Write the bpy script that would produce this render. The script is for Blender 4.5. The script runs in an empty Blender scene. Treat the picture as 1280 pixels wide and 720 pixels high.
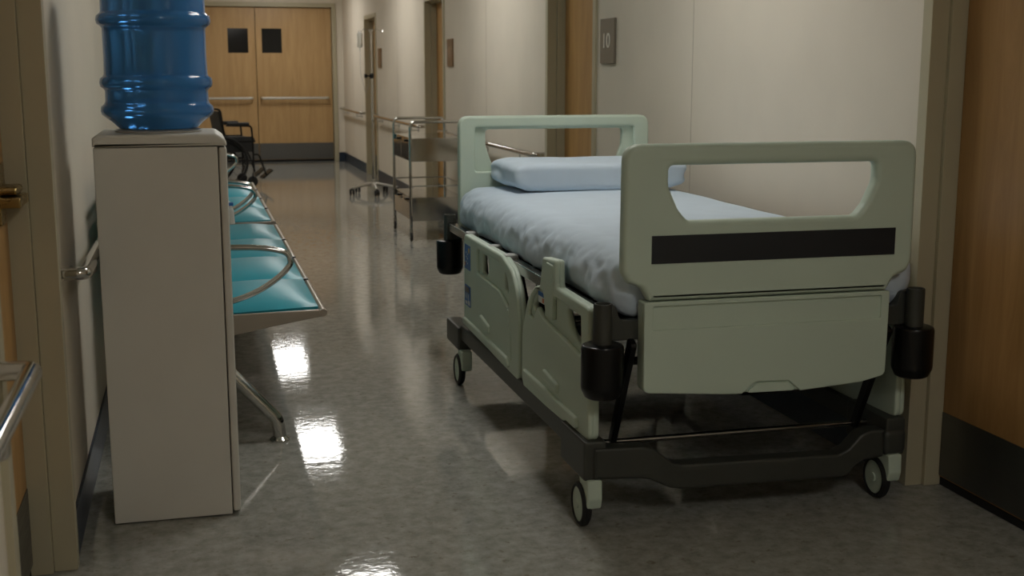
import bpy, bmesh, math, random
from mathutils import Vector, Matrix, noise
random.seed(7)
PI = math.pi
sc = bpy.context.scene
COL = sc.collection

# ------------------------------------------------------------------ materials
def mat(name, col, rough=0.5, metal=0.0, var=0.0, vscale=8.0, rvar=0.0, bump=0.0, bscale=60.0,
        coat=0.0, trans=0.0, ior=1.45, stretch=(1, 1, 1), col2=None, spec=0.5):
    m = bpy.data.materials.new(name); m.use_nodes = True
    nt = m.node_tree; b = nt.nodes['Principled BSDF']
    b.inputs['Base Color'].default_value = (*col, 1)
    b.inputs['Roughness'].default_value = rough
    b.inputs['Metallic'].default_value = metal
    b.inputs['Coat Weight'].default_value = coat
    b.inputs['Transmission Weight'].default_value = trans
    b.inputs['IOR'].default_value = ior
    b.inputs['Specular IOR Level'].default_value = spec
    tc = nt.nodes.new('ShaderNodeTexCoord'); mp = nt.nodes.new('ShaderNodeMapping')
    mp.inputs['Scale'].default_value = stretch
    nt.links.new(tc.outputs['Object'], mp.inputs['Vector'])
    if var > 0 or col2:
        n = nt.nodes.new('ShaderNodeTexNoise'); n.inputs['Scale'].default_value = vscale
        n.inputs['Detail'].default_value = 6
        nt.links.new(mp.outputs['Vector'], n.inputs['Vector'])
        r = nt.nodes.new('ShaderNodeValToRGB')
        c2 = col2 or tuple(min(1, c * (1 + var)) for c in col)
        c1 = col if col2 else tuple(c * (1 - var) for c in col)
        r.color_ramp.elements[0].position = 0.35; r.color_ramp.elements[0].color = (*c1, 1)
        r.color_ramp.elements[1].position = 0.65; r.color_ramp.elements[1].color = (*c2, 1)
        nt.links.new(n.outputs['Fac'], r.inputs['Fac'])
        nt.links.new(r.outputs['Color'], b.inputs['Base Color'])
    if rvar > 0:
        n = nt.nodes.new('ShaderNodeTexNoise'); n.inputs['Scale'].default_value = vscale * 1.7
        n.inputs['Detail'].default_value = 5
        nt.links.new(mp.outputs['Vector'], n.inputs['Vector'])
        mr = nt.nodes.new('ShaderNodeMapRange')
        mr.inputs['From Min'].default_value = 0.3; mr.inputs['From Max'].default_value = 0.7
        mr.inputs['To Min'].default_value = max(0, rough - rvar); mr.inputs['To Max'].default_value = rough + rvar
        nt.links.new(n.outputs['Fac'], mr.inputs['Value']); nt.links.new(mr.outputs['Result'], b.inputs['Roughness'])
    if bump > 0:
        n = nt.nodes.new('ShaderNodeTexNoise'); n.inputs['Scale'].default_value = bscale
        n.inputs['Detail'].default_value = 4
        nt.links.new(mp.outputs['Vector'], n.inputs['Vector'])
        bp = nt.nodes.new('ShaderNodeBump'); bp.inputs['Strength'].default_value = bump
        bp.inputs['Distance'].default_value = 0.01
        nt.links.new(n.outputs['Fac'], bp.inputs['Height']); nt.links.new(bp.outputs['Normal'], b.inputs['Normal'])
    return m

def floor_mat():
    m = bpy.data.materials.new('polished_floor'); m.use_nodes = True
    nt = m.node_tree; L = nt.links.new; N = nt.nodes.new; b = nt.nodes['Principled BSDF']
    tc = N('ShaderNodeTexCoord')
    def nz(s, d=6, r=0.6):
        n = N('ShaderNodeTexNoise'); n.inputs['Scale'].default_value = s; n.inputs['Detail'].default_value = d
        n.inputs['Roughness'].default_value = r
        L(tc.outputs['Object'], n.inputs['Vector']); return n
    def ramp(src, p0, c0, p1, c1):
        r = N('ShaderNodeValToRGB'); r.color_ramp.elements[0].position = p0; r.color_ramp.elements[1].position = p1
        r.color_ramp.elements[0].color = (*c0, 1); r.color_ramp.elements[1].color = (*c1, 1)
        L(src, r.inputs['Fac']); return r
    base = ramp(nz(20, 8, .7).outputs['Fac'], .36, FLOOR_A, .64, FLOOR_B)
    speck = ramp(nz(34, 5, .6).outputs['Fac'], .58, (0, 0, 0), .72, (1, 1, 1))
    mx = N('ShaderNodeMix'); mx.data_type = 'RGBA'
    L(speck.outputs['Color'], mx.inputs['Factor']); L(base.outputs['Color'], mx.inputs[6])
    mx.inputs[7].default_value = (*FLOOR_C, 1)
    L(mx.outputs[2], b.inputs['Base Color'])
    mr = N('ShaderNodeMapRange'); L(nz(5, 5).outputs['Fac'], mr.inputs['Value'])
    mr.inputs['From Min'].default_value = .3; mr.inputs['From Max'].default_value = .7
    mr.inputs['To Min'].default_value = .03; mr.inputs['To Max'].default_value = .07
    L(mr.outputs['Result'], b.inputs['Roughness'])
    bp = N('ShaderNodeBump'); bp.inputs['Strength'].default_value = .035; bp.inputs['Distance'].default_value = .01
    L(nz(26, 4, .55).outputs['Fac'], bp.inputs['Height']); L(bp.outputs['Normal'], b.inputs['Normal'])
    b.inputs['Specular IOR Level'].default_value = .36
    b.inputs['IOR'].default_value = 1.5
    return m
FLOOR_A = (.245, .243, .215); FLOOR_B = (.385, .38, .343); FLOOR_C = (.20, .175, .14)

def wood_mat(name, a, b_, rough=.38):
    m = bpy.data.materials.new(name); m.use_nodes = True
    nt = m.node_tree; L = nt.links.new; N = nt.nodes.new; b = nt.nodes['Principled BSDF']
    tc = N('ShaderNodeTexCoord'); mp = N('ShaderNodeMapping'); mp.inputs['Scale'].default_value = (9, 9, .9)
    L(tc.outputs['Object'], mp.inputs['Vector'])
    n = N('ShaderNodeTexNoise'); n.inputs['Scale'].default_value = 1.6; n.inputs['Detail'].default_value = 9
    n.inputs['Roughness'].default_value = .68; n.inputs['Distortion'].default_value = .7
    L(mp.outputs['Vector'], n.inputs['Vector'])
    r = N('ShaderNodeValToRGB'); r.color_ramp.elements[0].position = .3; r.color_ramp.elements[1].position = .7
    r.color_ramp.elements[0].color = (*a, 1); r.color_ramp.elements[1].color = (*b_, 1)
    L(n.outputs['Fac'], r.inputs['Fac']); L(r.outputs['Color'], b.inputs['Base Color'])
    b.inputs['Roughness'].default_value = rough
    return m

def emit_mat(name, col, s):
    m = bpy.data.materials.new(name); m.use_nodes = True
    b = m.node_tree.nodes['Principled BSDF']
    b.inputs['Base Color'].default_value = (.8, .8, .8, 1)
    b.inputs['Emission Color'].default_value = (*col, 1); b.inputs['Emission Strength'].default_value = s
    return m

M_wall = mat('wall_paint', (.72, .655, .55), .7, var=.025, vscale=2.5, bump=.03, bscale=180, spec=.15)
M_ceil = mat('ceiling_tile', (.74, .70, .62), .8, var=.03, vscale=30)
M_floor = floor_mat()
M_navy = mat('navy_vinyl', (.018, .030, .052), .35, var=.1, vscale=12)
M_frame = mat('olive_frame_paint', (.45, .405, .28), .42, var=.02, vscale=5)
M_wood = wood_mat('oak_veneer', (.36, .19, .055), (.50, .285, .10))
M_woodnear = wood_mat('dark_oak_veneer', (.27, .14, .045), (.40, .225, .085))  # same oak, with the dimness at the near right edge put into its colour
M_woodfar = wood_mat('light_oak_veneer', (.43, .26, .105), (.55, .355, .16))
M_kick = mat('brushed_kick_steel', (.17, .17, .165), .38, 1.0, rvar=.06, vscale=6, stretch=(1, 1, 12))
M_chrome = mat('chrome', (.56, .55, .52), .10, 1.0, rvar=.03, vscale=14)
M_steel = mat('stainless_steel', (.55, .53, .50), .10, 1.0, rvar=.04, vscale=5)
M_satin = mat('satin_steel', (.50, .48, .44), .28, 1.0)
M_pushbar = mat('pale_satin_bar', (.78, .77, .72), .34, 1.0)
M_brass = mat('brass', (.33, .24, .10), .28, 1.0, rvar=.06, vscale=20)
M_green = mat('pale_green_plastic', (.51, .60, .50), .42, var=.015, vscale=4, bump=.015, bscale=400)
M_darkm = mat('dark_grey_metal', (.052, .054, .046), .42, .2, var=.05, vscale=9)
M_rail = mat('dark_chromed_rail', (.30, .29, .27), .2, 1.0)
M_black = mat('black_plastic', (.004, .004, .004), .28, spec=.35)
M_blackmat = mat('black_matte', (.010, .010, .010), .6)
M_slot = mat('black_panel', (.012, .014, .018), .45)
M_sheet = mat('pale_blue_sheet', (.55, .645, .74), .82, var=.02, vscale=10, bump=.05, bscale=500)
M_disp = mat('cream_enamel', (.65, .63, .57), .42, var=.015, vscale=6)
M_dispd = mat('dark_seam', (.05, .045, .04), .6)
M_bottle = mat('blue_water_bottle', (.07, .29, .74), .10, trans=.55, ior=1.33)
M_teal = mat('teal_vinyl', (.026, .335, .43), .36, var=.03, vscale=4, bump=.03, bscale=200)
M_bench = mat('bench_steel', (.42, .38, .33), .32, .9)
M_grey = mat('light_grey_plastic', (.42, .42, .40), .45)
M_sign = mat('taupe_sign_plate', (.20, .175, .14), .3, .3)
M_signb = mat('brown_sign_plate', (.22, .13, .065), .35, .3)
M_digit = mat('off_white_lettering', (.75, .72, .64), .5)
M_digitb = mat('tan_lettering', (.34, .22, .13), .5)
M_blue = mat('blue_label', (.02, .13, .40), .4)
M_white = mat('white_label', (.62, .64, .62), .5)
M_orange = mat('orange_mark', (.65, .16, .03), .5)
M_yellow = mat('yellow_mark', (.60, .45, .12), .5)
M_screen = mat('dark_screen', (.03, .03, .03), .3)
M_tyre = mat('black_tyre', (.010, .010, .010), .6)
M_bag = mat('clear_fluid_bag', (.78, .80, .76), .15, trans=.75, ior=1.2)
M_glassd = mat('dark_door_glass', (.010, .010, .010), .08)
M_red = mat('red_plastic', (.4, .02, .02), .4)
M_dark = mat('dark_void', (.01, .01, .01), .8)

# ------------------------------------------------------------------ helpers
def link(o):
    COL.objects.link(o); return o

def attach(o, p):
    if p is None: return o
    o.parent = p
    t = Matrix.Translation(p.location) if p.type == 'EMPTY' else Matrix.Identity(4)
    o.matrix_parent_inverse = t.inverted()
    return o

def finish(name, me, m, parent=None, ang=35):
    for p in me.polygons: p.use_smooth = True
    me.set_sharp_from_angle(angle=math.radians(ang))
    me.materials.clear(); me.materials.append(m)
    o = link(bpy.data.objects.new(name, me))
    if ang <= 60:
        wn = o.modifiers.new('normals', 'WEIGHTED_NORMAL'); wn.keep_sharp = True; wn.weight = 80
    return attach(o, parent)

def obj(name, bm, m, parent=None, ang=35):
    bmesh.ops.recalc_face_normals(bm, faces=bm.faces)
    me = bpy.data.meshes.new(name); bm.to_mesh(me); bm.free()
    return finish(name, me, m, parent, ang)

def tag(o, label=None, cat=None, group=None, kind=None):
    if label: o['label'] = label
    if cat: o['category'] = cat
    if group: o['group'] = group
    if kind: o['kind'] = kind
    return o

def thing(name, loc, label=None, cat=None, group=None, kind=None):
    e = link(bpy.data.objects.new(name, None)); e.location = loc; e.empty_display_size = .1
    return tag(e, label, cat, group, kind)

def dup(root, delta, label=None):
    def cp(o, p):
        c = o.copy(); COL.objects.link(c)
        if p is not None: c.parent = p; c.matrix_parent_inverse = o.matrix_parent_inverse.copy()
        for ch in o.children: cp(ch, c)
        return c
    r = cp(root, None)
    r.location = root.location + Vector(delta)
    if label: r['label'] = label
    return r

BM = bmesh.new
def box(bm, lo, hi, bev=0.0, seg=2):
    lo, hi = Vector(lo), Vector(hi)
    r = bmesh.ops.create_cube(bm, size=1.0, matrix=Matrix.Translation((lo + hi) / 2) @ Matrix.Diagonal((*(hi - lo), 1)))
    if bev > 0:
        es = list({e for v in r['verts'] for e in v.link_edges})
        bmesh.ops.bevel(bm, geom=es, offset=bev, segments=seg, profile=.5, affect='EDGES')
    return bm

def fillet(pts, r, n=5, closed=False):
    """round the inner corners of a polyline (2D or 3D); r may be a list"""
    P = [Vector(p) for p in pts]; out = []
    N = len(P)
    for i, p in enumerate(P):
        rr = r[i] if isinstance(r, (list, tuple)) else r
        if (not closed and i in (0, N - 1)) or rr <= 0:
            out.append(p); continue
        a = P[i - 1] - p; b = P[(i + 1) % N] - p
        la, lb = a.length, b.length
        if la < 1e-6 or lb < 1e-6: out.append(p); continue
        a /= la; b /= lb
        ang = a.angle(b)
        if ang > PI - .03: out.append(p); continue
        d = min(rr / math.tan(ang / 2), la * .48, lb * .48)
        s, e = p + a * d, p + b * d
        for k in range(n + 1):
            t = k / n
            out.append(s * (1 - t) ** 2 + p * 2 * t * (1 - t) + e * t ** 2)
    return out

def tube(bm, pts, r, n=12, closed=False, caps=True):
    P = [Vector(p) for p in pts]; N = len(P)
    T = []
    for i in range(N):
        if closed: t = P[(i + 1) % N] - P[i - 1]
        else: t = P[min(i + 1, N - 1)] - P[max(i - 1, 0)]
        T.append(t.normalized())
    u = T[0].orthogonal().normalized(); rings = []
    for i in range(N):
        u = (u - T[i] * u.dot(T[i]))
        u = u.normalized() if u.length > 1e-6 else T[i].orthogonal().normalized()
        v = T[i].cross(u); rr = r[i] if isinstance(r, (list, tuple)) else r
        rings.append([bm.verts.new(P[i] + (u * math.cos(2 * PI * k / n) + v * math.sin(2 * PI * k / n)) * rr) for k in range(n)])
    for i in range(N if closed else N - 1):
        A, B = rings[i], rings[(i + 1) % N]
        for k in range(n):
            bm.faces.new((A[k], A[(k + 1) % n], B[(k + 1) % n], B[k]))
    if caps and not closed:
        bm.faces.new(rings[0][::-1]); bm.faces.new(rings[-1])
    return bm

AX = {'Z': Matrix.Identity(3), 'X': Matrix(((0, 0, 1), (1, 0, 0), (0, 1, 0))), 'Y': Matrix(((1, 0, 0), (0, 0, 1), (0, -1, 0)))}
def lathe(bm, prof, c=(0, 0, 0), n=32, axis='Z', ring=False):
    R = AX[axis]; c = Vector(c); rings = []
    for (r, z) in prof:
        if r < 1e-5: rings.append([bm.verts.new(c + R @ Vector((0, 0, z)))])
        else: rings.append([bm.verts.new(c + R @ Vector((r * math.cos(2 * PI * k / n), r * math.sin(2 * PI * k / n), z))) for k in range(n)])
    for A, B in zip(rings, rings[1:] + (rings[:1] if ring else [])):
        for k in range(n):
            k2 = (k + 1) % n
            f = []
            f += [A[k], A[k2]] if len(A) > 1 else [A[0]]
            f += [B[k2], B[k]] if len(B) > 1 else [B[0]]
            if len(f) > 2: bm.faces.new(f)
    for R_, fl in (() if ring else ((rings[0], 1), (rings[-1], 0))):
        if len(R_) > 1: bm.faces.new(R_[::-1] if fl else R_)
    return bm

def plate_bm(loops, t0, t1, bevel, plane, bm=None):
    """closed 2D loops (first outer, others holes) extruded t0..t1 along the normal, rounded edges.
    plane 'XZ': loop (x,z), normal Y;  'YZ': loop (y,z), normal X;  'XY': loop (x,y), normal Z"""
    cu = bpy.data.curves.new('plate', 'CURVE'); cu.dimensions = '2D'; cu.fill_mode = 'BOTH'
    th = t1 - t0
    cu.extrude = max(th / 2 - bevel, 0); cu.bevel_depth = bevel; cu.bevel_resolution = 2; cu.offset = -bevel
    for lp in loops:
        s = cu.splines.new('POLY'); s.points.add(len(lp) - 1); s.use_cyclic_u = True
        for q, p in zip(s.points, lp): q.co = (p[0], p[1], 0, 1)
    o = bpy.data.objects.new('plate', cu); COL.objects.link(o)
    dg = bpy.context.evaluated_depsgraph_get()
    me = bpy.data.meshes.new_from_object(o.evaluated_get(dg))
    bpy.data.objects.remove(o); bpy.data.curves.remove(cu)
    c = (t0 + t1) / 2
    if plane == 'XZ': T = Matrix(((1, 0, 0, 0), (0, 0, -1, c), (0, 1, 0, 0), (0, 0, 0, 1)))
    elif plane == 'YZ': T = Matrix(((0, 0, 1, c), (1, 0, 0, 0), (0, 1, 0, 0), (0, 0, 0, 1)))
    else: T = Matrix.Translation((0, 0, c))
    me.transform(T)
    b = bm or BM(); b.from_mesh(me); bpy.data.meshes.remove(me)
    bmesh.ops.remove_doubles(b, verts=b.verts, dist=1e-5)
    return b

def R2(pts, r, n=6): return [tuple(p) for p in fillet([(x, y) for x, y in pts], r, n, True)]

# ------------------------------------------------------------------ room
WL, WR, YF, YN, ZC = -.36, 2.19, 18.2, -3.0, 2.62
def struct(name, bm, m): return tag(obj(name, bm, m), kind='structure')
struct('floor', box(BM(), (WL - .3, YN - .2, -.12), (WR + .3, YF + .2, 0)), M_floor)
struct('ceiling', box(BM(), (WL - .3, YN - .2, ZC), (WR + .3, YF + .2, ZC + .12)), M_ceil)
RD = [(2.40, 3.335, 1.97, 'room_near'), (6.60, 7.49, 1.96, 'ten'), (10.82, 11.66, 1.955, 'x'), (14.93, 15.82, 1.95, 'y')]
LD = [(2.33, 3.295, 1.97, 'left')]
def wall_side(name, x0, x1, doors):
    bm = BM(); y = YN
    for a, b, zt, _ in doors:
        box(bm, (x0, y, 0), (x1, a - .05, ZC)); box(bm, (x0, a - .05, zt + .05), (x1, b + .05, ZC)); y = b + .05
    box(bm, (x0, y, 0), (x1, YF, ZC))
    return struct(name, bm, M_wall)
wall_side('wall_right', WR, WR + .22, RD)
wall_side('wall_left', WL - .22, WL, LD)
bm = BM(); FX0, FX1, FZ = -.135, 2.03, 2.215
box(bm, (WL - .22, YF, 0), (FX0, YF + .2, ZC)); box(bm, (FX1, YF, 0), (WR + .22, YF + .2, ZC)); box(bm, (FX0, YF, FZ), (FX1, YF + .2, ZC))
struct('wall_far', bm, M_wall)
struct('wall_near', box(BM(), (WL - .22, YN - .2, 0), (WR + .22, YN, ZC)), M_wall)
def base_side(name, x0, x1, doors):
    bm = BM(); y = YN + .01
    for a, b, zt, _ in doors:
        box(bm, (x0, y, 0), (x1, a - .052, .13), .003); y = b + .052
    box(bm, (x0, y, 0), (x1, YF - .001, .13), .003)
    return struct(name, bm, M_navy)
base_side('baseboard_right', WR - .009, WR, RD)
base_side('baseboard_left', WL, WL + .009, LD)
struct('baseboard_far', box(BM(), (FX1 + .065, YF - .009, 0), (WR - .01, YF, .13), .003), M_navy)
# thin wall panel joints
bm = BM()
for yy in (13.36, 15.95 + 1.2, 9.2, 5.2):
    box(bm, (WR - .0015, yy, .13), (WR, yy + .004, ZC))
struct('trim_1', bm, mat('wall_joint', (.52, .46, .38), .6))

def side_door(n, xw, d, y0, y1, zt, wood):
    e = thing('door_%d' % n, (xw, (y0 + y1) / 2, 0), kind='structure')
    X = lambda v: xw + d * v
    def bx(bm, xa, xb, ya, yb, za, zb, bev=.003):
        a, b = sorted((X(xa), X(xb))); return box(bm, (a, ya, za), (b, yb, zb), bev)
    bm = BM(); w = .05
    for (ya, yb, yi0, yi1) in ((y1, y1 + w, y1 - .014, y1 + w), (y0 - w, y0, y0 - w, y0 + .014)):
        bx(bm, -.014, .046, ya, yb, 0, zt + w)
        bx(bm, .046, .20, yi0, yi1, 0, zt + w)
    bx(bm, -.014, .046, y0, y1, zt, zt + w); bx(bm, .046, .20, y0, y1, zt - .014, zt + w)
    obj('frame', bm, M_frame, e)
    bm = BM(); bx(bm, .098, .143, y0 + .016, y1 - .016, .03, zt - .016, .002)
    lf = obj('leaf', bm, wood, e)
    bm = BM(); bx(bm, .0955, .0985, y0 + .02, y1 - .018, .035, .245, .001)
    obj('kick_plate', bm, M_kick, e)
    bm = BM(); bx(bm, .102, .140, y0 + .016, y1 - .016, .002, .032, 0); obj('door_sweep', bm, M_dark, e)  # black strip painting the shade in the open gap under the leaf
    # black sheet behind the leaf, painting the shade of the threshold gap
    bm = BM(); bx(bm, .20, .212, y0 - .02, y1 + .02, 0, zt, 0)
    obj('backing', bm, M_dark, e)
    return e
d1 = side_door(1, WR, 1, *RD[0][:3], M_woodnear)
d2 = side_door(2, WR, 1, *RD[1][:3], M_wood)
d3 = side_door(3, WR, 1, *RD[2][:3], M_wood)
d4 = side_door(4, WR, 1, *RD[3][:3], M_wood)
d5 = side_door(5, WL, -1, *LD[0][:3], M_wood)
def lever(e, x, y, z, d, m):
    bm = BM()
    lathe(bm, [(0, 0), (.026, 0), (.026, .008), (.012, .012), (.012, .05), (0, .05)], (x, y, z), 20, 'X')
    if d < 0:
        for v in bm.verts: v.co.x = 2 * x - v.co.x
    s = -1 if d < 0 else 1
    tube(bm, fillet([(x + s * .045, y, z), (x + s * .062, y, z), (x + s * .062, y - .13, z)], .012), (.019 if m is M_brass else .011), 10)
    return obj('handle', bm, m, e)
bm = BM()
box(bm, (WL - .1, 3.10, .996), (WL - .040, 3.245, 1.022), .005); box(bm, (WL - .1, 3.13, 1.024), (WL - .050, 3.235, 1.045), .008)
box(bm, (WL - .1, 3.14, .95), (WL - .090, 3.23, 1.10), .003)
obj('handle', bm, M_brass, d5)
for e_, (a, b, zt, _) in zip((d1, d2, d3, d4), RD):
    lever(e_, WR + .098, a + .10, 1.03, -1, M_satin)

# far double door
e = thing('door_6', ((FX0 + FX1) / 2, YF, 0), kind='structure')
bm = BM()
box(bm, (FX1, YF - .02, 0), (FX1 + .062, YF + .2, FZ + .06), .004); box(bm, (FX0 - .062, YF - .02, 0), (FX0, YF + .2, FZ + .06), .004)
box(bm, (FX0, YF - .02, FZ), (FX1, YF + .2, FZ + .06), .004)
obj('frame', bm, M_frame, e)
mid = .945
for (a, b, w0, w1, g0, g1) in ((FX0 + .006, mid - .004, .555, .84, .02, .87), (mid + .004, FX1 - .006, 1.034, 1.315, 1.005, 1.955)):
    o1 = [(a, .035), (b, .035), (b, FZ - .006), (a, FZ - .006)]
    h = [(w0, 1.567), (w1, 1.567), (w1, 1.912), (w0, 1.912)]
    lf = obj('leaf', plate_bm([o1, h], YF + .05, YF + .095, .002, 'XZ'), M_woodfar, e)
    bm = BM(); box(bm, (w0 - .003, YF + .068, 1.564), (w1 + .003, YF + .078, 1.915)); obj('glass_pane', bm, M_glassd, lf)
    bm = BM(); box(bm, (a + .004, YF + .046, .04), (b - .004, YF + .051, .275), .001); obj('kick_plate', bm, M_kick, lf)
    bm = BM(); box(bm, (a, YF + .055, .002), (b, YF + .09, .036)); obj('door_sweep', bm, M_dark, lf)  # strip coloured black as the shade below the double doors
    bm = BM()
    tube(bm, fillet([(g0, YF + .05, .925), (g0, YF - .03, .925), (g1, YF - .03, .925), (g1, YF + .05, .925)], .02), .018, 10)
    obj('push_bar', bm, M_pushbar, lf)
bm = BM(); box(bm, (FX0 - .02, YF + .19, 0), (FX1 + .02, YF + .2, FZ + .02)); obj('backing', bm, M_dark, e)

# ceiling light panels
PANEL = [(16.62, 1.0), (12.72, 1.0), (8.62, 1.0), (4.5, .82), (-.3, 1.3)]
cl_lab = ['recessed ceiling light panel nearest the wooden double doors', 'recessed ceiling light panel above the drip stand',
          'recessed ceiling light panel above the gap between bed and trolley', 'recessed ceiling light panel above the hospital bed',
          'recessed ceiling light panel nearest the camera end of the corridor']
LX = 1.17
for i, (y, s) in enumerate(PANEL):
    e = thing('ceiling_light', (LX, y, ZC), cl_lab[i], 'ceiling light', 'ceiling lights along the corridor')
    bm = BM(); w, l = .235, .50
    for (xa, xb, ya, yb) in ((-w, -w + .03, -l, l), (w - .03, w, -l, l), (-w + .03, w - .03, -l, -l + .03), (-w + .03, w - .03, l - .03, l)):
        box(bm, (LX + xa, y + ya, ZC - .014), (LX + xb, y + yb, ZC), .002)
    obj('frame', bm, M_white, e)
    bm = BM(); box(bm, (LX - w + .03, y - l + .03, ZC - .008), (LX + w - .03, y + l - .03, ZC))
    obj('diffuser', bm, emit_mat('panel_glow_%d' % i, (1.0, .98, .935), 35 * s), e)

# ------------------------------------------------------------------ handrails
def handrail(xw, d, y0, y1, z, lab, ret0=True, ret1=True, t=7):
    off = -d * .071; x = xw + off
    e = thing('handrail', (xw, (y0 + y1) / 2, z), lab, 'handrail', 'wall handrails along the corridor')
    pts = [(x, y0 + (.0 if ret0 else 0), z), (x, y1, z)]
    if ret0: pts = [(xw - d * .0, y0, z)] + pts
    if ret1: pts = pts + [(xw, y1, z)]
    bm = BM(); tube(bm, fillet(pts, .022), .0175, 14); obj('rail', bm, M_steel, e)
    n = max(1, int((y1 - y0) / 1.1))
    for k in range(n + 1):
        y = y0 + .35 + (y1 - y0 - .7) * (k / n if n else .5)
        if not (y0 < y < y1): continue
        bm = BM()
        tube(bm, fillet([(x, y, z - .010), (x, y, z - .052), (xw - d * .004, y, z - .052)], .012), .0055, 8)
        lathe(bm, [(.0, 0), (.022, 0), (.022, .006), (0, .006)], (xw - (d * .006 if d > 0 else 0), y, z - .052), 16, 'X')
        obj('bracket', bm, M_satin, e)
    return e
handrail(WR, 1, 3.42, 6.49, .77, 'steel handrail on the right wall hidden mostly behind the bed')
handrail(WR, 1, 7.59, 10.72, .785, 'steel handrail seen through the far headboard opening')
handrail(WR, 1, 11.77, 14.83, .785, 'steel handrail on the wall behind the trolley, ending at its second brown sign')
handrail(WR, 1, 15.93, 18.1, .775, 'short steel handrail between the drip stand and the far double doors')
handrail(WL, -1, 3.385, 9.6, .79, 'steel handrail on the wall behind the water dispenser')
handrail(WL, -1, 0.2, 2.245, .80, 'chrome handrail nearest the camera before the brass-handled door')

# ------------------------------------------------------------------ door number signs
def sign(y0, y1, z0, z1, m, txt, mt, lab, tw, th, tz):
    e = thing('door_number_sign', (WR, (y0 + y1) / 2, z0), lab, 'sign', 'door number signs on the wall')
    bm = BM(); box(bm, (WR - .014, y0, z0), (WR, y1, z1), .002); obj('plate', bm, m, e)
    if not txt:          # characters too small to read in the photo: a pale raised field where they stand
        bm = BM(); yc = (y0 + y1) / 2; box(bm, (WR - .0155, yc - tw / 2, tz - th / 2), (WR - .013, yc + tw / 2, tz + th / 2), .0008)
        obj('number_field', bm, mt, e); return
    cu = bpy.data.curves.new('number', 'FONT'); cu.body = txt; cu.align_x = 'CENTER'; cu.align_y = 'CENTER'; cu.extrude = .0015; cu.offset = .002
    o = bpy.data.objects.new('number', cu); COL.objects.link(o)
    dg = bpy.context.evaluated_depsgraph_get(); me = bpy.data.meshes.new_from_object(o.evaluated_get(dg))
    bpy.data.objects.remove(o); bpy.data.curves.remove(cu)
    xs = [v.co.x for v in me.vertices]; ys = [v.co.y for v in me.vertices]
    sx, sy = tw / (max(xs) - min(xs)), th / (max(ys) - min(ys)); cx, cy = (max(xs) + min(xs)) / 2, (max(ys) + min(ys)) / 2
    yc = (y0 + y1) / 2
    for v in me.vertices:
        a, b, c = v.co; v.co = (WR - .0145 - c, yc - (a - cx) * sx, tz + (b - cy) * sy)
    finish('number', me, mt, e)
sign(6.235, 6.465, 1.357, 1.594, M_sign, '10', M_digit, 'grey-brown door sign with white number 10', .105, .078, 1.478)
sign(10.40, 10.62, 1.354, 1.587, M_signb, '', M_digitb, 'small brown door sign above the right end of the trolley', .10, .08, 1.475)
sign(14.48, 14.70, 1.35, 1.575, M_signb, '', M_digitb, 'small brown door sign beside the drip stand hooks', .10, .08, 1.465)

# ------------------------------------------------------------------ hospital bed
CX = 1.613           # centre of the board outlines as drawn; SC fits them to the bed
BX = 1.5775
def board(pts, k):
    return [(BX + (x - CX) * k, .029 * (1 - k) / .022 + z * k) for x, z in pts]
bed = thing('hospital_bed', (1.5775, 4.25, 0), 'wheeled hospital bed with pale green end boards and dark frame', 'bed')
mir = lambda x: 2 * CX - x
def sym(half):          # half outline on the left side, top to bottom; mirrored to close
    return half + [(mir(x), z) for x, z in half[::-1]]
fb_half = [(1.157, 1.118), (1.155, .76), (1.172, .728), (1.212, .714), (1.236, .674)]
fr = [.05, .035, .02, .03, .006]
fb = R2(sym(fb_half), fr + fr[::-1])
hole_half = [(1.288, 1.058), (1.288, 1.0), (1.318, .935), (1.348, .900)]
hr = [.018, .06, .05, .028]
hole = R2(sym(hole_half), hr + hr[::-1])
o = obj('footboard', plate_bm([board(fb, .978), board(hole, .978)], 3.13, 3.18, .016, 'XZ'), M_green, bed, 50)
obj('name_panel', box(BM(), (1.2107, 3.127, 0.7938), (1.9619, 3.133, 0.8720), .0008), M_slot, o)
# headboard: back web + raised front border
CX = 1.596
fbh = R2(sym([(1.149, 1.120), (1.149, .58)]), [.05, .04, .04, .05])
hh = R2(sym([(1.272, 1.060), (1.274, .985), (1.300, .91), (1.335, .872)]), [.018, .05, .05, .028, .028, .05, .05, .018])
HK = .988
bm = plate_bm([board(fbh, HK), board(hh, HK)], 5.305, 5.335, .006, 'XZ')
rim_in = R2(sym([(1.222, 1.068), (1.222, .874)]), .010)
plate_bm([board(fbh, HK), board(rim_in, HK)], 5.285, 5.31, .010, 'XZ', bm)
obj('headboard', bm, M_green, bed, 50)
# linen drawer hung under the footboard
CX = 1.613
dl = [(1.222, .671), (1.222, .412), (1.245, .408), (1.42, .398), (1.535, .392), (1.575, .392), (1.66, .390), (1.72, .387), (1.90, .395), (2.004, .412), (2.004, .671)]
out = R2([(1.222, .671), (1.224, .405), (1.47, .386), (1.73, .381), (1.92, .394), (2.002, .412), (2.004, .671)], [.008, .022, .2, .2, .1, .022, .008])
rec = R2([(1.250, .657), (1.250, .588), (1.978, .588), (1.978, .657)], .006)
no = R2([(1.222, .671), (1.224, .405), (1.47, .386), (1.532, .383), (1.578, .417), (1.682, .414), (1.722, .381), (1.92, .394), (2.002, .412), (2.004, .671)],
        [.008, .022, .2, .002, .010, .010, .002, .1, .022, .008])
bm = plate_bm([board(out, .978)], 3.144, 3.192, .006, 'XZ')
plate_bm([board(no, .978), board(rec, .978)], 3.136, 3.1465, .0035, 'XZ', bm)
o = obj('linen_drawer', bm, M_green, bed, 40)
obj('drawer_pull', plate_bm([board(R2([(1.545, .3845), (1.583, .4125), (1.677, .4095), (1.709, .3825)], .006), .978)], 3.138, 3.1465, .002, 'XZ'), M_green, o)

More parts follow.
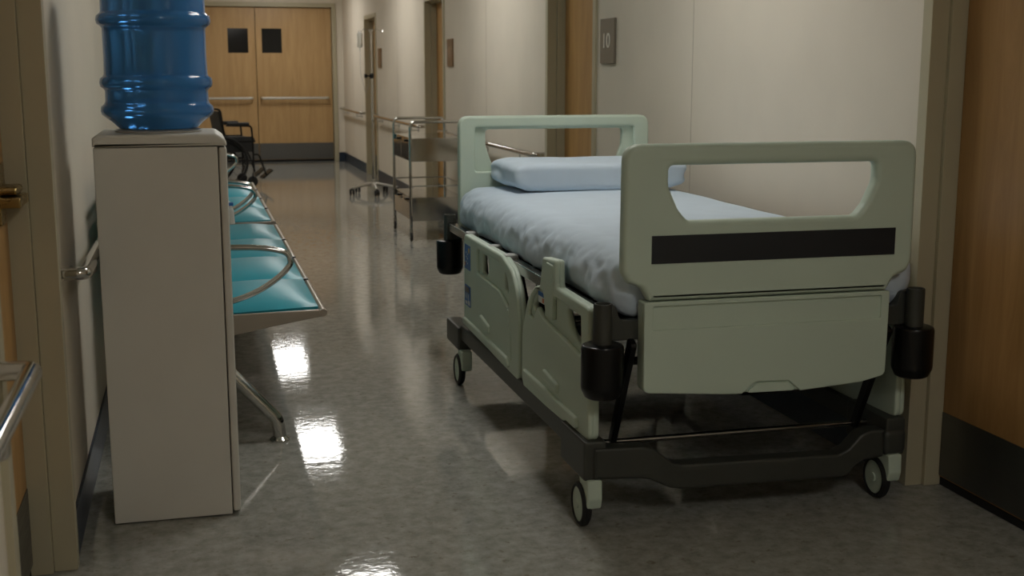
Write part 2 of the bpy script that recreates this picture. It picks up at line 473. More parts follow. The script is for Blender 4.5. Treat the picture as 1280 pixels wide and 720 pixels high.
# siderails, outline in (y,z)
def siderail(side, kind):
    s = -1 if side == 'left' else 1
    xo = 1.065 if s < 0 else 2.090        # outer face
    fit = lambda y, z: (y * 1.024, z * 1.024 - .0317)
    def layer(loops, a, b, bev, bm=None):  # depth measured inwards from outer face
        t0, t1 = (xo + a, xo + b) if s < 0 else (xo - b, xo - a)
        return plate_bm([[fit(*p) for p in lp] for lp in loops], t0, t1, bev, 'YZ', bm)
    lab = []
    if kind == 'head':
        outl = R2([(4.772, .676), (4.778, .302), (3.925, .272), (3.912, .30), (3.914, .48), (3.938, .575), (4.01, .645), (4.16, .678)],
                  [.035, .03, .02, .02, .15, .12, .12, .2])
        recess = R2([(4.545, .645), (4.18, .645), (4.075, .615), (4.04, .545), (4.06, .505), (4.20, .545), (4.545, .552)], [.02, .12, .10, .05, .02, .1, .012])
        h1 = R2([(4.500, .632), (4.395, .632), (4.395, .575), (4.43, .556), (4.500, .556)], [.008, .008, .03, .02, .008])
        h2 = R2([(4.145, .628), (4.105, .612), (4.085, .575), (4.100, .548), (4.145, .554)], .01)
        bm = layer([outl, recess], 0, .020, .0085)
        layer([outl, h1, h2], .012, .034, .008, bm)
        layer([R2([(4.765, .338), (4.755, .308), (4.06, .292), (4.03, .300), (4.05, .330)], .012)], -.010, .010, .007, bm)
        layer([R2([(4.47, .405), (4.47, .370), (4.33, .352), (4.33, .386)], .014)], -.009, .010, .007, bm)
        layer([R2([(4.045, .50), (4.015, .40), (4.01, .325), (4.03, .325), (4.04, .40), (4.065, .50)], .006)], -.004, .010, .003, bm)
        o = obj('siderail', bm, M_green, bed, 45)
        if s < 0:
            stick = [(4.753, 4.652, .638, .540, 'A'), (4.753, 4.652, .475, .392, 'B')]
            for ya, yb, za, zb, k in stick:
                (ya, za), (yb, zb) = fit(ya, za), fit(yb, zb)
                p = obj('control_label', box(BM(), (xo - .0015, yb, zb), (xo + .003, ya, za)), M_blue, o)
                def bit(y0, y1, z0, z1, m, nm):
                    Y0, Y1 = yb + (ya - yb) * (1 - y1), yb + (ya - yb) * (1 - y0)
                    obj(nm, box(BM(), (xo - .0024, Y0, zb + (za - zb) * z0), (xo + .001, Y1, zb + (za - zb) * z1)), m, o)
                if k == 'A':
                    bm = BM(); lathe(bm, [(0, 0), (.011, 0), (.011, .002), (0, .002)], (xo - .0024, *fit(4.672, .618)), 16, 'X'); obj('button', bm, M_yellow, o)
                    bit(.04, .16, .10, .26, M_orange, 'button')
                    for zz in (.28, .48, .66):
                        bit(.28, .40, zz, zz + .05, M_white, 'icon_mark'); bit(.5, .6, zz - .06, zz + .0, M_white, 'icon_mark')
                else:
                    bit(.1, .85, .66, .93, M_screen, 'display')
                    bit(.15, .5, .08, .22, M_white, 'icon_mark'); bit(.62, .92, .08, .30, M_white, 'icon_mark')
                    for q in range(3): bit(.18 + .25 * q, .24 + .25 * q, .34, .6, M_white, 'icon_mark')
    else:
        outl = R2([(3.158, .674), (3.150, .292), (3.836, .262), (3.876, .30), (3.874, .46), (3.80, .585), (3.72, .640), (3.655, .655), (3.628, .748), (3.488, .758), (3.482, .678)],
                  [.032, .028, .025, .03, .12, .1, .08, .02, .016, .016, .012])
        rec = R2([(3.46, .645), (3.235, .640), (3.225, .522), (3.30, .528), (3.62, .556), (3.685, .580), (3.74, .53), (3.795, .535), (3.755, .60), (3.69, .636), (3.62, .636), (3.60, .585), (3.53, .580), (3.50, .645)],
                 [.01, .012, .012, .02, .02, .012, .012, .012, .05, .03, .01, .01, .01, .01])
        h1 = R2([(3.405, .628), (3.245, .628), (3.245, .540), (3.30, .548), (3.365, .572)], [.01, .008, .008, .03, .05])
        h2 = R2([(3.64, .630), (3.71, .616), (3.775, .570), (3.745, .546), (3.71, .556), (3.64, .558)], [.008, .05, .02, .012, .012, .008])
        bm = layer([outl, rec], 0, .020, .0085)
        layer([outl, h1, h2], .012, .034, .008, bm)
        layer([R2([(3.832, .345), (3.820, .315), (3.26, .300), (3.235, .310), (3.25, .336)], .012)], -.010, .010, .007, bm)
        layer([R2([(3.60, .400), (3.60, .368), (3.44, .354), (3.44, .386)], .014)], -.009, .010, .007, bm)
        layer([R2([(3.575, .74), (3.575, .57), (3.505, .57), (3.505, .74)], .008)], -.003, .012, .004, bm)
        o = obj('siderail', bm, M_green, bed, 45)
        if s < 0:
            obj('control_label', box(BM(), (xo + .004, 3.702, .580), (xo + .030, 3.772, .6165)), M_white, o)
            obj('label_band', box(BM(), (xo + .003, 3.705, .602), (xo + .006, 3.770, .6155)), M_blue, o)
            obj('button', box(BM(), (xo + .003, 3.705, .584), (xo + .006, 3.722, .598)), M_orange, o)
    # support arms inside the rail
    yc = 4.45 if kind == 'head' else 3.63
    for k, dy in enumerate((-.19, .19)):
        xi = xo - s * .034
        bm = BM(); tube(bm, [(xi - s * .012, yc + dy, .36), (xi - s * .012, yc + dy * 1.5, .632)], .013, 10)
        tube(bm, [(xi + s * .003, yc + dy, .36), (xi - s * .03, yc + dy, .36)], .016, 10)
        obj('support_arm', bm, M_black, o)
    return o
for sd in ('left', 'right'):
    for k in ('head', 'foot'): siderail(sd, k)

# sleeping deck
obj('mattress_platform', box(BM(), (1.145, 3.20, .585), (2.015, 5.28, .622), .006), M_blackmat, bed)
for x in (1.094, 2.026):
    bm = BM(); box(bm, (x, 3.19, .612), (x + .034, 5.36, .650), .005)
    o = obj('side_bar', bm, M_rail, bed)
    for y in (4.90, 4.50, 4.26):
        bm = BM(); xa = x - .016 if x < 1.6 else x + .002
        box(bm, (xa, y - .026, .604), (xa + .05, y + .026, .664), .008); obj('clamp', bm, M_grey, o)
for y, yy in ((3.165, 3.185), (5.37, 5.345)):
    bm = BM()
    prof = R2([(1.088, .672), (1.088, .570), (2.067, .570), (2.067, .672), (2.026, .672), (2.014, .628), (1.141, .628), (1.129, .672)], [.004, .004, .004, .004, .014, .02, .02, .014])
    plate_bm([prof], yy, yy + .032, .003, 'XZ', bm); obj('end_bracket', bm, M_darkm, bed)
    for x in ((1.084, 2.064) if y < 4 else (1.106, 2.064)):
        bm = BM()
        lathe(bm, [(.0, .44), (.027, .44), (.027, .680), (.025, .683), (.0215, .683), (.020, .677), (.020, .59), (0, .59)], (x, y, 0), 28)
        o = obj('pole_socket', bm, M_darkm, bed)
        bm = BM()
        lathe(bm, [(.0, .414), (.042, .414), (.050, .419), (.0595, .440), (.0605, .448), (.0605, .558), (.057, .566), (.050, .569), (.0, .569)], (x, y, 0), 36)
        obj('bumper_cup', bm, M_black, o)

# wheeled base
y0 = 3.20
top = [(1.078, .250), (1.225, .246), (1.262, .236), (1.318, .190), (1.345, .182), (1.86, .172), (1.892, .186), (1.935, .230), (1.965, .238), (2.012, .238)]
bot = [(2.012, .152), (1.945, .146), (1.915, .130), (1.895, .102), (1.87, .098), (1.345, .107), (1.315, .112), (1.25, .144), (1.215, .150), (1.078, .158)]
obj('front_beam', plate_bm([R2(top + bot, [.006] + [.03] * 8 + [.006] * 2 + [.03] * 8 + [.006])], 3.205, 3.265, .008, 'XZ'), M_darkm, bed)
obj('rear_beam', plate_bm([R2([(1.12, .245), (2.09, .245), (2.09, .15), (1.12, .15)], .01)], 5.10, 5.16, .008, 'XZ'), M_darkm, bed)
for (xa, xb) in ((1.050, 1.118), (2.022, 2.090)):
    bm = BM(); box(bm, (xa, 3.215, .150), (xb, 3.455, .270), .010); obj('corner_block', bm, M_darkm, bed)
    bm = BM(); box(bm, (xa, 4.945, .150), (xb, 5.190, .252), .012); obj('corner_block', bm, M_darkm, bed)
    bm = BM(); box(bm, (xa + .014, 3.44, .196), (xb - .008, 4.96, .262), .008); obj('side_beam', bm, M_darkm, bed)
bm = BM(); box(bm, (2.012, 3.204, .155), (2.090, 3.262, .234), .018, 3); obj('corner_bumper', bm, M_darkm, bed)
bm = BM(); tube(bm, [(1.12, 3.33, .228), (2.02, 3.33, .228)], .0095, 12); obj('cross_rod', bm, M_rail, bed)
bm = BM(); tube(bm, [(1.12, 5.02, .228), (2.02, 5.02, .228)], .0095, 12); obj('cross_rod', bm, M_rail, bed)
# lifting arms
def arm(x, ya, za, yb, zb, w=.018):
    bm = BM(); d = Vector((0, yb - ya, zb - za)).normalized(); nrm = Vector((0, -d.z, d.y)) * .020
    a, b = Vector((0, ya, za)), Vector((0, yb, zb))
    lp = [((a + nrm).y, (a + nrm).z), ((b + nrm * .7).y, (b + nrm * .7).z), ((b - nrm * .7).y, (b - nrm * .7).z), ((a - nrm).y, (a - nrm).z)]
    plate_bm([R2(lp, .012)], x, x + w, .003, 'YZ', bm)
    return obj('lift_arm', bm, M_black, bed)
for x in (1.165, 1.97):
    arm(x, 3.17, .57, 3.335, .215); arm(x, 5.20, .60, 5.02, .225)
    arm(x + (.03 if x < 1.6 else -.03), 3.95, .60, 4.20, .25); arm(x + (.03 if x < 1.6 else -.03), 4.55, .60, 4.25, .25)
bm = BM(); tube(bm, [(1.13, 4.225, .245), (2.07, 4.225, .245)], .016, 12); obj('pivot_shaft', bm, M_darkm, bed)
bm = BM(); tube(bm, [(1.17, 3.42, .585), (2.03, 3.42, .585)], .016, 12); obj('pivot_shaft', bm, M_darkm, bed)
bm = BM(); box(bm, (1.78, 3.75, .215), (1.98, 4.15, .300), .015); obj('motor_housing', bm, M_black, bed)
# casters
def caster(x, y, s):
    bm = BM()       # hood: stem and curved fender above the wheel
    R = .0655
    xw_ = x - .012
    lathe(bm, [(0, .13), (.016, .13), (.016, .16), (0, .16)], (x, y, 0), 16)
    plate_bm([R2([(y - .060, .156), (y - .063, .10), (y - .052, .066), (y - .022, .076), (y + .012, .098), (y + .024, .156)], [.006, .03, .010, .03, .02, .006])], x - .017, x + .028, .006, 'YZ', bm)
    plate_bm([R2([(y - .03, .10), (y - .002, .054), (y + .022, .054), (y + .028, .10)], .012)], x + .010, x + .018, .002, 'YZ', bm)
    h = obj('caster', bm, M_green, bed)
    bm = BM(); w = .014
    lathe(bm, [(.052, -w), (.058, -w), (.0655, -w * .5), (.0655, w * .5), (.058, w), (.052, w)], (xw_, y + .012, R), 40, 'X', True)
    wl = obj('tyre', bm, M_tyre, h)
    bm = BM(); lathe(bm, [(0, -.015), (.012, -.0155), (.014, -.012), (.052, -.010), (.054, -.013), (.054, .013), (.012, .0155), (0, .0155)], (xw_, y + .012, R), 40, 'X')
    obj('wheel_disc', bm, M_green, h)
for x in (1.074, 2.046):
    caster(x, 3.262, 1); caster(x, 4.965, 1)

# ------------------------------------------------------------------ mattress and pillow
def soft_box(lo, hi, rad, nx, ny, nz, fn):
    """rounded box grid, then displaced by fn(co, normal)"""
    lo, hi = Vector(lo), Vector(hi); bm = BM()
    def ticks(n): return [i / n for i in range(n + 1)]
    vm = {}
    def V(i, j, k):
        key = (i, j, k)
        if key not in vm: vm[key] = bm.verts.new((lo.x + (hi.x - lo.x) * i / nx, lo.y + (hi.y - lo.y) * j / ny, lo.z + (hi.z - lo.z) * k / nz))
        return vm[key]
    for i in range(nx):
        for j in range(ny):
            for k, fl in ((0, 1), (nz, 0)):
                f = [V(i, j, k), V(i + 1, j, k), V(i + 1, j + 1, k), V(i, j + 1, k)]; bm.faces.new(f[::-1] if fl else f)
    for i in range(nx):
        for k in range(nz):
            for j, fl in ((0, 0), (ny, 1)):
                f = [V(i, j, k), V(i + 1, j, k), V(i + 1, j, k + 1), V(i, j, k + 1)]; bm.faces.new(f[::-1] if fl else f)
    for j in range(ny):
        for k in range(nz):
            for i, fl in ((0, 1), (nx, 0)):
                f = [V(i, j, k), V(i, j + 1, k), V(i, j + 1, k + 1), V(i, j, k + 1)]; bm.faces.new(f[::-1] if fl else f)
    for v in bm.verts:
        p = v.co; q = Vector([min(max(p[a], lo[a] + rad[a]), hi[a] - rad[a]) for a in range(3)])
        d = p - q; e = Vector([d[a] / rad[a] for a in range(3)])
        m = max(abs(c) for c in e)
        if m > 1e-6:
            e2 = e.normalized() * m
            n = Vector([e2[a] / rad[a] for a in range(3)]).normalized()
            v.co = q + Vector([e2[a] * rad[a] for a in range(3)])
        else: n = Vector((0, 0, 1))
        v.co += fn(v.co.copy(), n)
    return bm
def matt_fn(p, n):
    side = max(0, 1 - abs(n.z)) if True else 0
    edge = max(0.0, 1 - abs(p.x - 1.12) / .20) ** .7
    a = noise.noise(Vector((p.x * 5, p.y * 4.2, p.z * 5))) * .005
    q2 = Vector((p.x * 12, p.y * 11, p.z * 12 + 3))
    w = noise.noise(q2) + .55 * noise.noise(q2 * 2.2 + Vector((5, 1, 2))) + .3 * noise.noise(q2 * 4.1)
    d = a * .6 + edge * w * .0125 * (1 - .75 * max(0.0, n.z) ** 2)
    if p.z < .655: d *= .4
    return n * d + Vector((0, 0, .012 * math.sin((p.x - 1.118) / .95 * PI) if n.z > .5 else 0))
obj('mattress', soft_box((1.118, 3.190, .622), (2.085, 5.275, .812), (.095, .05, .085), 70, 140, 18, matt_fn), M_sheet, None, 180)
tag(bpy.data.objects['mattress'], 'pale blue sheeted mattress lying on the hospital bed', 'mattress')
def pil_fn(p, n):
    x0, x1, yc = 1.272, 2.03, 5.065
    u = (p.x - (x0 + x1) / 2) / ((x1 - x0) / 2); v = (p.y - yc) / .215; w = (p.z - .893) / .062
    d = Vector((0, 0, 0))
    # corners drawn in and slightly pinched, flat top
    pin = max(0, abs(u) - .82) / .18
    d.z -= pin * .020 * w if True else 0
    if w < 0: d.z -= .004 * (1 - u * u)
    q = Vector((p.x * 6, p.y * 7, p.z * 9 + 2)); d += n * noise.noise(q) * .008 * (1 - .4 * abs(u))
    q = Vector((p.x * 16, p.y * 10, p.z * 22)); d += n * noise.noise(q) * .011 * pin
    return d
obj('pillow', soft_box((1.272, 4.85, .826), (2.03, 5.278, .942), (.024, .032, .028), 60, 36, 14, pil_fn), M_sheet, None, 180)
tag(bpy.data.objects['pillow'], 'flat pale blue pillow lying on the mattress against the headboard', 'pillow')

# ------------------------------------------------------------------ water dispenser and bottle
DY0, DY1 = 3.61, 3.955
wd = thing('water_dispenser', (-.09, 3.78, 0), 'tall cream free-standing water dispenser cabinet under the blue bottle', 'water dispenser')
bm = BM(); box(bm, (-.269, DY0, .004), (.070, DY1, 1.106), .004); obj('body', bm, M_disp, wd)
bm = BM(); box(bm, (.0725, DY0 + .001, .012), (.095, DY1 - .001, 1.104), .007, 3); obj('front_panel', bm, M_disp, wd)
bm = BM()
prof = R2([(-.271, 1.108), (.096, 1.108), (.094, 1.125), (.068, 1.143), (-.258, 1.143), (-.271, 1.132)], [.002, .004, .02, .03, .012, .006])
plate_bm([prof], DY0 - .003, DY1 + .003, .008, 'XZ', bm)
obj('top_cap', bm, M_disp, wd)
bm = BM(); lathe(bm, [(0, 1.142), (.122, 1.142), (.126, 1.147), (.118, 1.151), (.06, 1.150), (0, 1.150)], (-.093, 3.785, 0), 40); obj('bottle_collar', bm, M_disp, wd)
for y, m, L_ in ((3.70, M_blue, .010), (3.865, M_red, .0)):
    bm = BM(); tube(bm, fillet([(.09, y, .915), (.098, y, .912), (.100, y, .872)], .006), .013, 14)
    o = obj('tap', bm, M_white, wd)
    bm = BM(); box(bm, (.088, y - .007, .926), (.100 + L_, y + .007, .936), .002); obj('tap_lever', bm, m, o)
# bottle, neck down
B = [(0, 1.1515), (.104, 1.1515), (.113, 1.155), (.128, 1.170), (.144, 1.182), (.158, 1.194), (.1605, 1.204), (.159, 1.216), (.150, 1.224), (.1465, 1.232),
     (.146, 1.262), (.150, 1.268), (.158, 1.274), (.1600, 1.285), (.158, 1.297), (.150, 1.303), (.1465, 1.310), (.145, 1.36), (.1455, 1.440), (.150, 1.446), (.159, 1.452), (.1615, 1.463),
     (.159, 1.475), (.150, 1.482), (.147, 1.488), (.146, 1.57), (.143, 1.592), (.125, 1.606), (.06, 1.600), (0, 1.598)]
bo = thing('water_bottle', (-.093, 3.785, 1.147), 'large ribbed blue water bottle standing upside down on the dispenser', 'water bottle')
bm = BM(); lathe(bm, B, (-.093, 3.785, 0), 72)
o = obj('bottle_body', bm, M_bottle, bo, 60)

# ------------------------------------------------------------------ waiting bench
Y0 = 4.352
def make_bench(lab):
    e = thing('waiting_bench', (.05, Y0 + 1.28, 0), lab, 'bench', 'teal waiting benches along the left wall')
    Ys, N, seg = Y0 + .045, 4, .616
    # seat shell and backs
    for k in range(N):
        a, b = Ys + k * seg, Ys + (k + 1) * seg - .006
        bm = BM(); nu, nv = 14, 16
        def H(u, v): return .042 * ((1 - abs(2 * u - 1) ** 3) ** .7) * ((1 - abs(2 * v - 1) ** 2.4)) ** .8
        g = [[bm.verts.new((-.02 + .436 * u, a + (b - a) * v, .478 - .016 * (1 - u) + H(u, v))) for v in [j / nv for j in range(nv + 1)]] for u in [i / nu for i in range(nu + 1)]]
        for i in range(nu):
            for j in range(nv): bm.faces.new((g[i][j], g[i + 1][j], g[i + 1][j + 1], g[i][j + 1]))
        rim = [g[i][0] for i in range(nu + 1)] + [g[nu][j] for j in range(1, nv + 1)] + [g[i][nv] for i in range(nu - 1, -1, -1)] + [g[0][j] for j in range(nv - 1, 0, -1)]
        low = [bm.verts.new((v.co.x, v.co.y, v.co.z - .022)) for v in rim]
        for i in range(len(rim)):
            j = (i + 1) % len(rim); bm.faces.new((rim[i], rim[j], low[j], low[i]))
        bm.faces.new(low)
        obj('seat_cushion', bm, M_teal, e, 50)
        bm = BM(); box(bm, (-.02, a, .440), (.40, b, .456), .003)
        obj('seat_pan', bm, M_bench, e)
        # back cushion reclined
        bm = BM(); nu, nv = 12, 12
        p0, p1 = Vector((-.055, 0, .50)), Vector((-.235, 0, .93)); nrm = Vector((.92, 0, .385))
        fr = [[], []]
        G = []
        for i in range(nu + 1):
            row = []
            for j in range(nv + 1):
                u, v = i / nu, j / nv
                p = p0.lerp(p1, u) + nrm * (.012 + H(u, v)); p.y = a + (b - a) * v
                row.append(bm.verts.new(p))
            G.append(row)
        for i in range(nu):
            for j in range(nv): bm.faces.new((G[i][j], G[i + 1][j], G[i + 1][j + 1], G[i][j + 1]))
        rim = [G[i][0] for i in range(nu + 1)] + [G[nu][j] for j in range(1, nv + 1)] + [G[i][nv] for i in range(nu - 1, -1, -1)] + [G[0][j] for j in range(nv - 1, 0, -1)]
        low = [bm.verts.new(v.co - nrm * .024) for v in rim]
        for i in range(len(rim)):
            j = (i + 1) % len(rim); bm.faces.new((rim[i], rim[j], low[j], low[i]))
        bm.faces.new(low)
        obj('back_cushion', bm, M_teal, e, 50)
    Ye = Ys + N * seg
    bm = BM(); tube(bm, [(.430, Y0 - .006, .462), (.430, Ye + .03, .462)], .014, 14); obj('front_rail', bm, M_bench, e)
    for k in range(1, N):
        bm = BM(); box(bm, (.416, Ys + k * seg - .018, .468), (.437, Ys + k * seg + .012, .481), .003); obj('rail_clip', bm, M_black, e)
    bm = BM(); tube(bm, [(-.262, Y0 - .006, .935), (-.262, Ye + .03, .935)], .014, 14); obj('back_rail', bm, M_bench, e)
    for y in (Y0, Ye + .012):
        lp = R2([(.446, .474), (.444, .450), (.30, .428), (.12, .396), (-.02, .372), (-.12, .40), (-.275, .93), (-.250, .945), (-.065, .50), (-.02, .468)],
                [.012, .012, .2, .2, .06, .04, .01, .01, .04, .03])
        bm = plate_bm([lp], y, y + .012, .003, 'XZ'); obj('side_plate', bm, M_bench, e)
    # armrests just inside both ends
    ar = [(-.10, .505), (.02, .495), (.12, .515), (.205, .546), (.277, .592), (.315, .631), (.321, .654), (.308, .678), (.274, .691), (.211, .701), (.109, .705), (-.15, .705)]
    for y in (Y0 + .03, Ye - .06):
        P = [Vector((x, y, z)) for x, z in ar]; S = []
        for i in range(len(P) - 1):
            a, b = P[max(i - 1, 0)], P[min(i + 2, len(P) - 1)]
            for k in range(5):
                t = k / 5; p, q = P[i], P[i + 1]; m0, m1 = (q - a) / 2, (b - p) / 2
                S.append(p * (2 * t ** 3 - 3 * t ** 2 + 1) + m0 * (t ** 3 - 2 * t ** 2 + t) + q * (-2 * t ** 3 + 3 * t ** 2) + m1 * (t ** 3 - t ** 2))
        S.append(P[-1])
        bm = BM(); tube(bm, S, .0108, 12); obj('armrest', bm, M_chrome, e)
    bm = BM(); box(bm, (-.015, Y0 - .012, .335), (.055, Ye + .03, .372), .006); obj('beam', bm, M_satin, e)
    for y in (Y0 + .0, Ye - .02):
        for sgn in (1, -1):
            ft = .262 if sgn > 0 else -.235
            bm = BM()
            pts = fillet([(.02, y, .345), (ft - sgn * .008, y, .078), (ft, y, .012)], .05, 6)
            tube(bm, pts, .024, 16)
            lg = obj('leg', bm, M_chrome, e)
            bm = BM(); lathe(bm, [(0, 0), (.036, 0), (.036, .006), (.026, .014), (.018, .020), (0, .020)], (ft, y, 0), 28); obj('foot', bm, M_chrome, lg)
    return e
b1 = make_bench('teal waiting bench with chrome arms right behind the water dispenser')
b2 = dup(b1, (0, 2.70, 0), 'teal waiting bench farther down the wall, next to the wheelchair')

# ------------------------------------------------------------------ wheelchair (faces +x)
wc = thing('wheelchair', (.28, 14.55, 0), 'black folding wheelchair parked before the wooden double doors', 'wheelchair')
NY, FY = 14.30, 14.80
cx, R = .27, .295
for y in (NY - .02, FY + .02):
    bm = BM()
    tube(bm, [(cx + R * math.cos(a) * .945, y, R + R * math.sin(a) * .945) for a in [2 * PI * k / 40 for k in range(40)]], .0165, 10, closed=True)
    w = obj('wheel', bm, M_tyre, wc)
    bm = BM(); yo = y + (-.022 if y < 14.5 else .022)
    tube(bm, [(cx + .245 * math.cos(a), yo, R + .245 * math.sin(a)) for a in [2 * PI * k / 36 for k in range(36)]], .006, 8, closed=True)
    obj('hand_rim', bm, M_black, w)
    bm = BM()
    for k in range(16):
        a = 2 * PI * k / 16; tube(bm, [(cx, y, R), (cx + .28 * math.cos(a), y, R + .28 * math.sin(a))], .0022, 5)
    lathe(bm, [(0, -.02), (.025, -.02), (.025, .02), (0, .02)], (cx, y, R), 16, 'Y')
    obj('spokes', bm, M_black, w)
for y in (NY, FY):
    sy = .02 if y < 14.5 else -.02
    bm = BM()
    tube(bm, fillet([(.12, y + sy, .895), (.27, y + sy, .888), (.32, y + sy, .46), (.32, y + sy, .30)], .05), .012, 10)      # back post with push handle bend
    tube(bm, fillet([(.33, y + sy, .705), (.62, y + sy, .695), (.632, y + sy, .52), (.632, y + sy, .20)], .04), .0115, 10)
    tube(bm, [(.30, y + sy, .30), (.64, y + sy, .30)], .0115, 10); tube(bm, [(.30, y + sy, .52), (.66, y + sy, .52)], .0115, 10)
    obj('side_frame', bm, M_black, wc)
    bm = BM(); box(bm, (.345, y + sy - .024, .700), (.595, y + sy + .024, .737), .012); obj('armrest_pad', bm, M_blackmat, wc)
    bm = BM(); box(bm, (.325, y + sy - .004, .40), (.625, y + sy + .004, .575), .003); obj('skirt_guard', bm, M_blackmat, wc)
    bm = BM(); tube(bm, fillet([(.10, y + sy, .893), (.19, y + sy, .893)], .01), .017, 12); obj('push_grip', bm, M_blackmat, wc)
    bm = BM(); tube(bm, fillet([(.632, y + sy, .37), (.695, y + sy, .37), (.775, y + sy, .13)], .04), .010, 10)
    lg = obj('leg_rest', bm, M_black, wc)
    bm = BM(); bmesh.ops.create_cube(bm, size=1, matrix=Matrix.Translation((.80, y + sy * 5, .135)) @ Matrix.Rotation(math.radians(-38), 4, 'Y') @ Matrix.Diagonal((.15, .15, .014, 1)))
    obj('foot_plate', bm, M_black, lg)
    bm = BM(); tube(bm, fillet([(.632, y + sy, .22), (.632, y + sy, .17), (.615, y + sy - .018, .15), (.615, y + sy - .018, .075)], .01), .008, 8)
    ck = obj('caster', bm, M_black, wc)
    bm = BM(); lathe(bm, [(0, -.012), (.050, -.012), (.060, -.006), (.060, .006), (.050, .012), (0, .012)], (.615, y + sy, .060), 28, 'Y'); obj('caster_wheel', bm, M_tyre, ck)
bm = BM(); box(bm, (.32, NY + .03, .515), (.66, FY - .03, .560), .012); obj('seat', bm, M_blackmat, wc)
bm = BM(); pb = [(.335, .56), (.30, .56), (.245, .86), (.262, .87)]
plate_bm([R2(pb, .006)], NY + .025, FY - .025, .003, 'XZ', bm); obj('backrest', bm, M_blackmat, wc)
bm = BM(); tube(bm, [(.46, NY + .02, .30), (.46, FY - .02, .51)], .010, 8); tube(bm, [(.46, NY + .02, .51), (.46, FY - .02, .30)], .010, 8); obj('cross_brace', bm, M_black, wc)
bm = BM(); tube(bm, [(cx, NY, R), (cx, FY, R)], .010, 8); obj('axle', bm, M_satin, wc)
wc.rotation_euler = (0, 0, math.radians(13))

# ------------------------------------------------------------------ drip stand with fluid bag
ix, iy = 1.885, 13.2
iv = thing('drip_stand', (ix, iy, 0), 'chrome drip stand on five casters before the farthest wall door', 'drip stand')
bm = BM(); tube(bm, [(ix, iy, .10), (ix, iy, 1.25)], .0135, 14); tube(bm, [(ix, iy, 1.24), (ix, iy, 1.745)], .0095, 12); obj('pole', bm, M_chrome, iv)
bm = BM(); lathe(bm, [(0, 1.235), (.02, 1.235), (.024, 1.245), (.024, 1.275), (.016, 1.29), (0, 1.29)], (ix, iy, 0), 18)
tube(bm, [(ix, iy, 1.262), (ix - .055, iy - .01, 1.262)], .008, 8); lathe(bm, [(0, -.014), (.022, -.014), (.022, .014), (0, .014)], (ix - .065, iy - .01, 1.262), 14, 'X'); obj('clamp_knob', bm, M_black, iv)
bm = BM()
lathe(bm, [(0, .085), (.045, .085), (.042, .105), (.024, .125), (.02, .16), (0, .16)], (ix, iy, 0), 20); obj('hub', bm, M_satin, iv)
for k in range(5):
    a = math.radians(197 + 72 * k); dx, dy = math.cos(a), math.sin(a)
    bm = BM(); tube(bm, fillet([(ix + dx * .02, iy + dy * .02, .112), (ix + dx * .14, iy + dy * .14, .098), (ix + dx * .262, iy + dy * .262, .076)], .06), [.020] + [.015] * 6 + [.011], 12)
    lg = obj('leg', bm, M_satin, iv)
    wx, wy = ix + dx * .258, iy + dy * .258
    bm = BM(); tube(bm, [(wx, wy, .078), (wx, wy, .05)], .008, 8)
    for s in (-.016, .016):
        lathe(bm, [(0, -.009), (.028, -.010), (.034, -.005), (.034, .005), (.028, .010), (0, .010)], (wx + s, wy, .034), 20, 'X')
    obj('caster', bm, M_tyre, lg)
for k, a in enumerate((180, 0, 90, 270)):
    a = math.radians(a); dx, dy = math.cos(a), math.sin(a)
    P = [(0, 1.742), (.075, 1.752), (.10, 1.735), (.118, 1.715), (.132, 1.735)]
    bm = BM(); tube(bm, fillet([(ix + dx * r, iy + dy * r, z) for r, z in P], .012), .004, 8); obj('hook', bm, M_chrome, iv)
bag = thing('fluid_bag', (ix - .118, iy, 1.55), 'clear drip bag hanging from the left hook of the stand', 'drip bag')
def bagfn(p, n):
    w = (p.z - 1.635) / .075
    return Vector(((p.x - (ix - .118)) * -.18 * (1 - abs(w)) , (p.y - iy) * -.7 * abs(w) ** 3, 0))
obj('pouch', soft_box((ix - .150, iy - .018, 1.560), (ix - .086, iy + .018, 1.712), (.012, .017, .02), 8, 6, 14, bagfn), M_bag, bag, 180)
bm = BM(); tube(bm, [(ix - .118, iy, 1.708), (ix - .118, iy, 1.719)], .004, 8); tube(bm, [(ix - .136, iy, 1.718), (ix - .1, iy, 1.718)], .003, 6); obj('hanger', bm, M_grey, bag)
bm = BM(); tube(bm, [(ix - .118, iy, 1.565), (ix - .118, iy, 1.525)], .006, 8); tube(bm, fillet([(ix - .118, iy, 1.53), (ix - .118, iy, 1.3), (ix - .06, iy + .02, 1.05), (ix - .03, iy, 1.22)], .1), .002, 6); obj('drip_tube', bm, M_grey, bag)

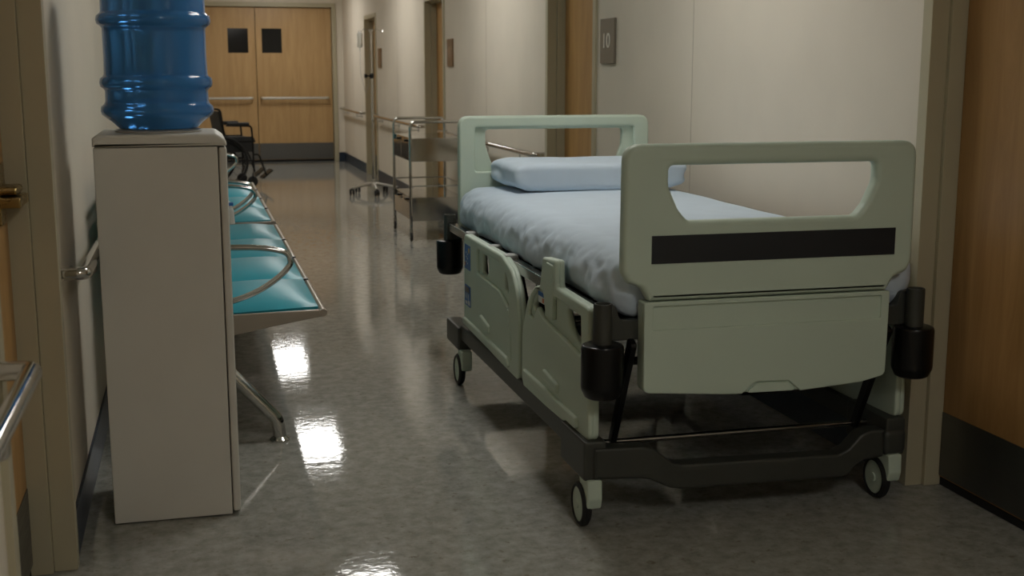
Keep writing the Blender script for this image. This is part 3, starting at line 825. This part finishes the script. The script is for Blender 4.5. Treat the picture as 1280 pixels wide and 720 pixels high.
# ------------------------------------------------------------------ stainless trolley
tx0, tx1, ty0, ty1 = 1.63, 2.06, 9.40, 10.19
tr = thing('steel_trolley', ((tx0 + tx1) / 2, (ty0 + ty1) / 2, 0), 'stainless steel trolley with drawers parked behind the bed headboard', 'trolley')
for y in (ty0, ty1):
    bm = BM(); tube(bm, fillet([(tx0, y, .085), (tx0, y, .928), (tx1, y, .928), (tx1, y, .085)], .045, 7), .0115, 14); obj('end_frame', bm, M_chrome, tr)
    bm = BM(); tube(bm, [(tx0, y, .432), (tx1, y, .432)], .005, 8); obj('guard_rod', bm, M_satin, tr)
bm = BM(); tube(bm, [(tx1, ty0, .432), (tx1, ty1, .432)], .005, 8); obj('guard_rod', bm, M_satin, tr)
for (z0, z1) in ((.622, .803), (.157, .342)):
    bm = BM(); box(bm, (tx0 + .008, ty0 - .002, z0), (tx1 - .006, ty1 + .002, z1), .003)
    c = obj('drawer_case', bm, M_steel, tr)
    for k in range(2):
        a = ty0 + .022 + k * .375
        bm = BM(); box(bm, (tx0 - .006, a, z0 + .012), (tx0 + .010, a + .368, z1 - .04), .002); d = obj('drawer_front', bm, M_steel, c)
        bm = BM(); box(bm, (tx0 - .014, a + .168, z1 - .036), (tx0 + .009, a + .20, z1 - .018), .003); obj('latch', bm, M_black, d)
for x in (tx0, tx1):
    for y in (ty0, ty1):
        bm = BM(); tube(bm, [(x, y, .105), (x, y, .066)], .013, 10)
        box(bm, (x - .014, y - .012, .028), (x - .009, y + .012, .072)); box(bm, (x + .009, y - .012, .028), (x + .014, y + .012, .072))
        c = obj('caster', bm, M_satin, tr)
        bm = BM(); lathe(bm, [(0, -.008), (.032, -.008), (.036, -.004), (.036, .004), (.032, .008), (0, .008)], (x, y, .036), 24, 'X'); obj('wheel', bm, M_tyre, c)

# ------------------------------------------------------------------ camera, world, view
F, VX, VY, H = 1530.0, 236.0, 88.0, 1.32
th = math.atan((360 - VY) / F); ps = math.atan((640 - VX) / F * math.cos(th))
cam = bpy.data.cameras.new('camera'); co = link(bpy.data.objects.new('camera', cam))
cam.sensor_width = 36.0; cam.lens = F / 1280 * 36.0; cam.clip_start = .02; cam.clip_end = 200
co.location = (0, 0, H); co.rotation_euler = (PI / 2 - th, 0, -ps)
cam.dof.use_dof = True; cam.dof.focus_distance = 4.0; cam.dof.aperture_fstop = 5.6
sc.camera = co
w = bpy.data.worlds.new('world'); sc.world = w; w.use_nodes = True
w.node_tree.nodes['Background'].inputs['Color'].default_value = (.5, .47, .42, 1)
w.node_tree.nodes['Background'].inputs['Strength'].default_value = 0.02
sc.view_settings.view_transform = 'Standard'; sc.view_settings.look = 'None'
sc.view_settings.exposure = -1.02; sc.view_settings.gamma = 1.0; sc.view_settings.use_curve_mapping = False
try:
    sc.cycles.use_denoising = True; sc.cycles.max_bounces = 10; sc.cycles.diffuse_bounces = 5
    sc.cycles.sample_clamp_indirect = 6.0; sc.cycles.caustics_reflective = False; sc.cycles.caustics_refractive = False
except Exception: pass
